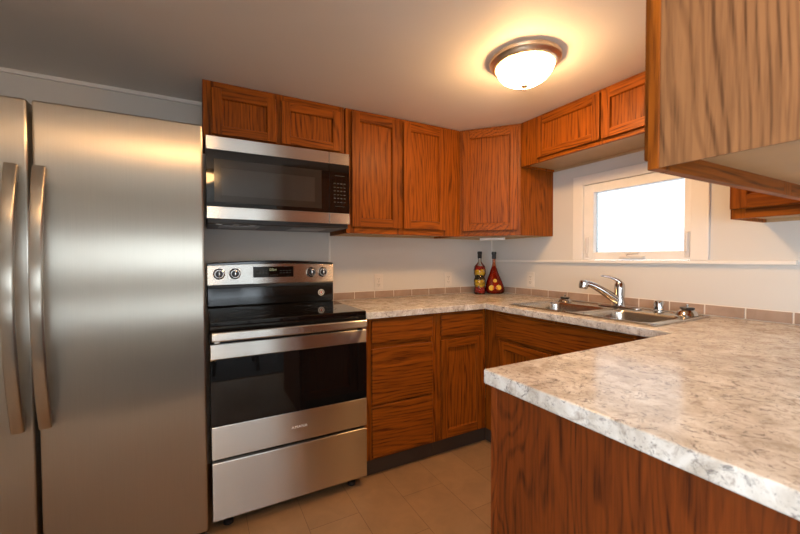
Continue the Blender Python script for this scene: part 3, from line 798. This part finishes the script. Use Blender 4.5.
# ------------------------------------------------------------------ microwave
t = thing('microwave', 'over-the-range stainless microwave with black glass door', 'microwave', ((XL+XR)/2, -0.2, 1.373))
MX0, MX1, MXS = XL+0.002, XR-0.001, -1.610
part('body', t, lambda b: b.box(MX0+0.002, MX1-0.002, -0.385, -G, 1.395, 1.826, BLACKP, 0.002), 'black case')
def mdoor(b):
    b.box(MX0, MXS-0.001, -0.410, -0.386, 1.7575, 1.824, STEELV, 0.002); b.box(MX0, MXS-0.001, -0.410, -0.386, 1.411, 1.473, STEELV, 0.002)
    b.box(MX0, MXS-0.001, -0.409, -0.386, 1.4735, 1.757, BLACKG, 0.001)
md = part('door', t, mdoor)
def mframe(b):
    for x0, x1, z0, z1 in ((-2.205, -2.172, 1.495, 1.712), (-1.695, -1.655, 1.495, 1.712), (-2.172, -1.695, 1.668, 1.712), (-2.172, -1.695, 1.495, 1.530)):
        b.box(x0, x1, -0.4105, -0.4088, z0, z1, GREYFR, 0.0006)
part('window_frame', md, mframe, 'smoky window border')
part('window', md, lambda b: b.box(-2.172, -1.695, -0.4098, -0.4088, 1.530, 1.668, GREYIN), 'grey see-through mesh window')
def mpan(b):
    b.box(MXS+0.001, MX1, -0.410, -0.386, 1.7575, 1.824, STEELV, 0.002); b.box(MXS+0.001, MX1, -0.410, -0.386, 1.411, 1.473, STEELV, 0.002)
    b.box(MXS+0.001, MX1, -0.409, -0.386, 1.4735, 1.757, BLACKG, 0.001)
mp_ = part('control_panel', t, mpan)
for r_ in range(6):
    for c in range(4):
        x = -1.583+c*0.020; z = 1.535+r_*0.0215
        part('key', mp_, lambda b: b.box(x, x+0.012, -0.4094, -0.4088, z, z+(0.006 if r_ % 2 else 0.004), KEYM))
for z in (1.690, 1.512): part('key_line', mp_, lambda b: b.box(-1.575, -1.517, -0.4094, -0.4088, z, z+0.002, KEYM))
VENTM = plain('vent_grey_metal', (0.35, 0.35, 0.36), 0.35, 0.6)
def tray(b):
    b.box(MX0+0.004, MX1-0.004, -0.395, -0.02, 1.386, 1.3945, BLACKP, 0.003)
    for x0, x1 in ((-2.18, -1.98), (-1.80, -1.60)): b.box(x0, x1, -0.30, -0.12, 1.383, 1.3865, VENTM, 0.001)
    for x in (-2.2, -2.12, -2.04): b.box(x, x+0.03, -0.392, -0.36, 1.383, 1.387, VENTM, 0.001)
part('bottom_vent', t, tray, 'dark underside with vents')

# ------------------------------------------------------------------ sink and fittings
t = thing('double_sink', 'stainless double-bowl sink set in the counter under the window', 'sink', (-0.33, -1.21, CT))
RZ = CT+0.0055
def rbox(x0, x1, y0, y1, r, n=6):
    pts = []
    for cx, cy, a in ((x1-r, y1-r, 0), (x0+r, y1-r, 90), (x0+r, y0+r, 180), (x1-r, y0+r, 270)):
        for k in range(n+1):
            th = R(a+90*k/n); pts.append((cx+r*math.cos(th), cy+r*math.sin(th)))
    return pts
SKX0, SKX1, SKY0, SKY1 = -0.582, -0.085, -1.630, -0.792
bowls = ((-0.545, -0.225, -1.583, -1.250), (-0.545, -0.225, -1.205, -0.840))
def rim(b):
    # flat deck strips around the two bowls plus rolled lip
    bb = b.box
    z0 = CT+0.0008
    bb(SKX0, SKX1, SKY1-0.05+0.002, SKY1, z0, RZ, SINKST, 0.002); bb(SKX0, SKX1, SKY0, SKY0+0.047, z0, RZ, SINKST, 0.002)
    bb(SKX0, -0.5455, SKY0+0.047, SKY1-0.048, z0, RZ, SINKST, 0.002); bb(-0.2245, SKX1, SKY0+0.047, SKY1-0.048, z0, RZ, SINKST, 0.002)
    bb(-0.5455, -0.2245, -1.250, -1.205, z0, RZ-0.0005, SINKST, 0.002)
    lip = rbox(SKX0+0.004, SKX1-0.004, SKY0+0.004, SKY1-0.004, 0.03)
    pts = [(x, y, RZ-0.0005) for x, y in lip]; pts.append(pts[0])
    b.tube(pts, 0.0042, SINKST, 8)
part('rim', t, rim)
for x0, x1, y0, y1 in bowls:
    def bowl(b):
        m = bmesh.new(); rings = []
        for ins, z, r in ((-0.001, RZ-0.001, 0.045), (0.006, RZ-0.012, 0.05), (0.012, 0.80, 0.055), (0.022, 0.752, 0.06), (0.05, 0.742, 0.06)):
            rings.append([m.verts.new((x, y, z)) for x, y in rbox(x0+ins, x1-ins, y0+ins, y1-ins, r)])
        for a, c in zip(rings, rings[1:]):
            n = len(a)
            for k in range(n): m.faces.new((a[k], c[k], c[(k+1) % n], a[(k+1) % n]))
        m.faces.new(rings[-1]); bmesh.ops.recalc_face_normals(m, faces=m.faces)
        for f in m.faces: f.normal_flip()
        # square corner fillets between rounded bowl mouth and the deck
        b._take(m, SINKST, True)
        for cx, cy, sx, sy in ((x0, y0, 1, 1), (x1, y0, -1, 1), (x0, y1, 1, -1), (x1, y1, -1, -1)):
            rr = 0.045; poly = [(cx, cy)] + [(cx+sx*(rr-rr*math.sin(R(a))), cy+sy*(rr-rr*math.cos(R(a)))) for a in (0, 18, 36, 54, 72, 90)]
            b.prism(poly, RZ-0.004, RZ-0.0005, SINKST)
    bo = part('bowl', t, bowl)
    part('drain', bo, lambda b: b.lathe([(0, 0.7425), (0.03, 0.7425), (0.034, 0.746), (0.042, 0.745), (0.043, 0.7425)], CHROME, ((x0+x1)/2, (y0+y1)/2, 0), 32))

t = thing('kitchen_faucet', 'chrome single-lever faucet with long curved spout at the sink', 'faucet', (-0.15, -1.224, RZ))
part('base_plate', t, lambda b: b.prism(rbox(-0.178, -0.122, -1.345, -1.10, 0.027), RZ+0.0003, RZ+0.010, CHROME, 0.003))
part('body', t, lambda b: b.lathe([(0.032, RZ+0.010), (0.029, RZ+0.02), (0.027, 0.98), (0.028, 1.03), (0.026, 1.055), (0.017, 1.068), (0, 1.070)], CHROME, (-0.15, -1.224, 0), 32))
def spout(b):
    P0 = Vector((-0.160, -1.217, 0.962)); P1 = Vector((-0.24, -1.16, 1.030)); P2 = Vector((-0.275, -1.135, 1.060)); P3 = Vector((-0.305, -1.114, 1.056))
    pts = []; n = 18
    for k in range(n+1):
        s = k/n; pts.append(P0*(1-s)**3 + P1*3*s*(1-s)**2 + P2*3*s*s*(1-s) + P3*s**3)
    b.tube(pts, [0.026-0.009*min(1.0, s/n*1.4) for s in range(n+1)], CHROME, 18)
    d = Vector((-0.10, 0.07, -0.8)).normalized(); q = P3 + Vector((-0.004, 0.003, 0.006))
    b.tube([q-d*0.016, q-d*0.010, q+d*0.012, q+d*0.03, q+d*0.034], [0.014, 0.023, 0.026, 0.024, 0.020], CHROME, 20)
part('spout', t, spout)
part('lever', t, lambda b: b.tube([(-0.150, -1.224, 1.062), (-0.163, -1.215, 1.078), (-0.182, -1.201, 1.090), (-0.205, -1.184, 1.098), (-0.232, -1.165, 1.103)], [0.020, 0.016, 0.011, 0.0085, 0.007], CHROME, 16, (1.0, 0.6)))

t = thing('air_gap', 'short chrome cylinder fitting right of the faucet', 'sink fitting', (-0.129, -1.421, RZ))
part('cap', t, lambda b: b.lathe([(0.0, RZ+0.0003), (0.027, RZ+0.0003), (0.027, RZ+0.004), (0.024, RZ+0.006), (0.024, RZ+0.052), (0.021, RZ+0.058), (0.008, RZ+0.061), (0, RZ+0.0612)], CHROME, (-0.129, -1.421, 0), 32))
part('vent_slot', t, lambda b: [b.box(-0.1535, -0.150, -1.428+k*0.006, -1.425+k*0.006, RZ+0.012, RZ+0.026, GAP) for k in range(3)])

def strainer(x, y, r, lab, h=0.02):
    t = thing('sink_strainer', lab, 'strainer', (x, y, RZ), 'sink strainers resting on the rim')
    part('basket', t, lambda b: b.lathe([(0, RZ+0.0005), (r*0.98, RZ+0.0005), (r, RZ+0.003), (r*0.85, RZ+h*0.6), (r*0.55, RZ+h), (0, RZ+h)], CHROME, (x, y, 0), 32))
    part('rubber_seal', t, lambda b: b.lathe([(0, RZ+h), (r*0.62, RZ+h), (r*0.66, RZ+h+0.004), (r*0.6, RZ+h+0.009), (0, RZ+h+0.009)], BLACKP, (x, y, 0), 32), 'black rubber ring')
    part('knob', t, lambda b: b.lathe([(0, RZ+h+0.009), (0.004, RZ+h+0.009), (0.004, RZ+h+0.016), (0.007, RZ+h+0.019), (0.006, RZ+h+0.024), (0, RZ+h+0.026)], CHROME, (x, y, 0), 20))
strainer(-0.137, -1.554, 0.048, 'chrome sink strainer with black ring on the right rim corner', 0.03)
strainer(-0.157, -0.868, 0.044, 'chrome sink strainer behind the left bowl, near the bottles', 0.022)

# ------------------------------------------------------------------ bottles of preserved peppers
def blob_layer(b, rad, z0, z1, c, m, n, sc=(1, 1)):
    """packed vegetable pieces inside a bottle between two heights"""
    for k in range(n):
        a = 2*math.pi*k/n + random.uniform(-.3, .3); z = random.uniform(z0, z1); s = random.uniform(0.010, 0.014)
        rr = max(0.001, rad((z)) - s - 0.003)
        T = Matrix.Rotation(random.uniform(0, 3), 4, 'X') @ Matrix.Diagonal((1, 1, 0.7, 1))
        b.lathe([(0, -s), (s*0.6, -s*0.75), (s, 0), (s*0.6, s*0.75), (0, s)], m, (c[0]+rr*math.cos(a)*sc[0], c[1]+rr*math.sin(a)*sc[1], z), 12, T)
c1 = (-0.267, -0.151)
prof1 = [(0, 0.9155), (0.040, 0.9155), (0.046, 0.923), (0.047, 0.95), (0.039, 0.975), (0.0465, 1.0), (0.047, 1.03), (0.037, 1.055), (0.047, 1.08), (0.047, 1.115), (0.040, 1.145), (0.020, 1.168), (0.0135, 1.182), (0.0135, 1.215), (0, 1.215)]
def interp(prof, z):
    for (r0, z0), (r1, z1) in zip(prof[1:], prof[2:]):
        if z0 <= z <= z1: return r0+(r1-r0)*(z-z0)/max(1e-6, z1-z0)
    return 0.02
t = thing('pepper_bottle', 'slim wavy decorative bottle with layers of yellow and red peppers', 'bottle', (c1[0], c1[1], CT), 'decorative pepper bottles in the corner')
part('glass', t, lambda b: b.lathe(prof1, OILG, (c1[0], c1[1], 0), 40))
for z0, z1, m, n, nm in ((0.928, 0.965, RED, 46, 'red_pepper_layer'), (0.978, 1.025, YEL, 54, 'yellow_pepper_layer'), (1.04, 1.062, DRK, 30, 'olive_layer'), (1.075, 1.112, YEL, 46, 'yellow_pepper_layer'), (1.115, 1.138, RED, 24, 'red_pepper_layer')):
    part(nm, t, lambda b: blob_layer(b, lambda z: interp(prof1, z), z0, z1, c1, m, n))
part('stopper', t, lambda b: b.lathe([(0.014, 1.205), (0.017, 1.207), (0.017, 1.240), (0.019, 1.243), (0.019, 1.258), (0.016, 1.262), (0, 1.262)], CAPB, (c1[0], c1[1], 0), 28), 'black wax-dipped stopper')
c2 = (-0.150, -0.190)
# teardrop bottle, flattened and leaning its belly to the right
t = thing('pepper_bottle', 'teardrop shaped decorative bottle with orange fruit slices in red liquid', 'bottle', (c2[0], c2[1], CT), 'decorative pepper bottles in the corner')
FL2 = Matrix.Rotation(R(-28.4), 4, 'Z') @ Matrix.Diagonal((1.0, 0.55, 1, 1))
prof2 = [(0, 0.9155), (0.054, 0.9155), (0.072, 0.925), (0.080, 0.945), (0.077, 0.972), (0.066, 1.01), (0.050, 1.05), (0.034, 1.09), (0.021, 1.13), (0.013, 1.165), (0.0125, 1.21), (0, 1.21)]
def lean(b):
    for v in b.bm.verts:
        if v.co.z < 1.12:
            k = (1.12-v.co.z)/0.205; v.co.x += 0.012*k*k*0.88; v.co.y += -0.012*k*k*0.47
def g2(b):
    b.lathe(prof2, REDG, (c2[0], c2[1], 0), 44, FL2); lean(b)
part('glass', t, g2)
def fill(b):
    b.lathe([(max(0, r-0.005), min(z+0.004, 1.145)) for r, z in prof2[:9]] + [(0, 1.146)], LIQ, (c2[0], c2[1], 0), 40, FL2); lean(b)
part('red_filling', t, fill, 'deep red liquid with peppers')
for u, z in ((-0.034, 0.965), (0.024, 0.968), (-0.004, 1.022)):
    def sl(b):
        s = 0.021 if z < 1.0 else 0.015
        dd = 0.55*(interp(prof2, z)-0.005)*math.sqrt(max(0.05, 1-(u/interp(prof2, z))**2))+0.003
        T = Matrix.Rotation(R(-28.4), 4, 'Z') @ Matrix.Rotation(R(90), 4, 'X')
        b.lathe([(0, -0.004), (s, -0.004), (s*1.04, 0), (s, 0.004), (0, 0.004)], YEL, (c2[0]+0.006+u*0.88-0.475*dd, c2[1]-u*0.47-0.88*dd, z), 28, T)
    part('fruit_slice', t, sl)
part('stopper', t, lambda b: b.lathe([(0.014, 1.20), (0.017, 1.203), (0.017, 1.236), (0.0195, 1.239), (0.0195, 1.255), (0.016, 1.259), (0, 1.259)], CAPB, (c2[0], c2[1], 0), 28), 'black wax-dipped stopper')

# ------------------------------------------------------------------ outlets
def outlet(loc, ang, lab):
    t = thing('wall_outlet', lab, 'outlet', loc, 'white wall outlets over the counter')
    T = face_T(loc, ang)
    part('cover_plate', t, lambda b: b.box(-0.036, 0.036, -0.006, -0.0005, -0.0585, 0.0585, WHITEP, 0.002, 2, T))
    for z in (-0.021, 0.021):
        rc = part('receptacle', t, lambda b: b.box(-0.016, 0.016, -0.0075, -0.0055, z-0.014, z+0.014, WHITEP, 0.0015, 2, T))
        part('slots', rc, lambda b: [b.box(-0.008, -0.006, -0.0078, -0.0072, z-0.004, z+0.006, GAP, 0, 2, T), b.box(0.006, 0.008, -0.0078, -0.0072, z-0.004, z+0.006, GAP, 0, 2, T), b.box(-0.002, 0.002, -0.0078, -0.0072, z-0.011, z-0.007, GAP, 0, 2, T)])
    part('screw', t, lambda b: b.lathe([(0, 0), (0.003, 0), (0.003, 0.001), (0, 0.001)], CHROME, T @ Vector((0, -0.006, 0)), 12, Matrix.Rotation(ang, 4, 'Z') @ RTY))
outlet((-1.109, 0, 1.034), 0, 'white outlet on the back wall nearest the range')
outlet((-0.476, 0, 1.034), 0, 'white outlet on the back wall just left of the bottles')
outlet((0, -0.441, 1.040), R(-90), 'white outlet on the window wall right of the bottles')

# ------------------------------------------------------------------ ceiling lights
LAMPG2 = emis('frosted_lamp_glass_dim', LAMPCOL, LAMP*0.5)
def ceiling_light(c, lab, glow=LAMPG):
    t = thing('ceiling_light', lab, 'ceiling light', (c[0], c[1], H), 'flush dome ceiling lights')
    part('pan', t, lambda b: b.lathe([(0, -0.0008), (0.156, -0.0008), (0.160, -0.006), (0.158, -0.018), (0.150, -0.025), (0.147, -0.034), (0.138, -0.040), (0.131, -0.040), (0.128, -0.028), (0, -0.028)], NICKEL, (c[0], c[1], H), 56), 'aged nickel rim')
    part('glass_bowl', t, lambda b: b.lathe([(0.129, -0.029), (0.1275, -0.044), (0.119, -0.066), (0.100, -0.089), (0.070, -0.107), (0.036, -0.117), (0, -0.121)], glow, (c[0], c[1], H), 56), 'glowing frosted glass bowl')
    part('finial', t, lambda b: b.lathe([(0, -0.1215), (0.016, -0.1215), (0.018, -0.126), (0.012, -0.130), (0.006, -0.134), (0.008, -0.140), (0.005, -0.147), (0, -0.149)], NICKEL, (c[0], c[1], H), 24))
ceiling_light((-0.935, -1.240), 'lit dome ceiling light with nickel rim over the kitchen floor')
ceiling_light((-2.24, -2.72), 'lit dome ceiling light near the refrigerator, above the camera', LAMPG2)

# ------------------------------------------------------------------ dining end behind the camera, seen mirrored in the oven glass
t = thing('dining_chair', 'black wooden dining chair on the grey carpet behind the camera, mirrored in the oven glass', 'chair', (-1.95, -3.35, FL+0.008))
CH = plain('black_painted_wood', (0.02, 0.018, 0.016), 0.4)
zf = FL+0.008
part('seat', t, lambda b: b.box(-2.17, -1.73, -3.57, -3.13, 0.415, 0.445, CH, 0.01))
for x in (-2.14, -1.76):
    for y in (-3.16, -3.54):
        part('leg', t, lambda b: b.tube([(x+(0.03 if x > -1.95 else -0.03), y+(0.03 if y > -3.35 else -0.03), zf+0.001), (x, y, 0.416)], [0.017, 0.021], CH, 12))
def cb(b):
    for x in (-2.13, -1.77): b.tube([(x, -3.545, 0.44), (x, -3.60, 0.92)], 0.016, CH, 12)
    for z, y in ((0.60, -3.563), (0.74, -3.579), (0.88, -3.595)): b.box(-2.14, -1.76, y-0.009, y+0.009, z-0.03, z+0.03, CH, 0.004)
part('backrest', t, cb)

b = MB(); b.box(-1.12, -0.28, RY, RY+0.045, FL+0.009, 2.02, OAKEND, 0.004)  # unseen door added to give the range steel a brown reflection
for z0, z1 in ((0.2, 0.95), (1.1, 1.9)):
    for x0, x1 in ((-1.02, -0.74), (-0.66, -0.38)): b.box(x0, x1, RY+0.045, RY+0.055, z0, z1, OAKEND, 0.005)
struct(b.build('added_reflection_door'))
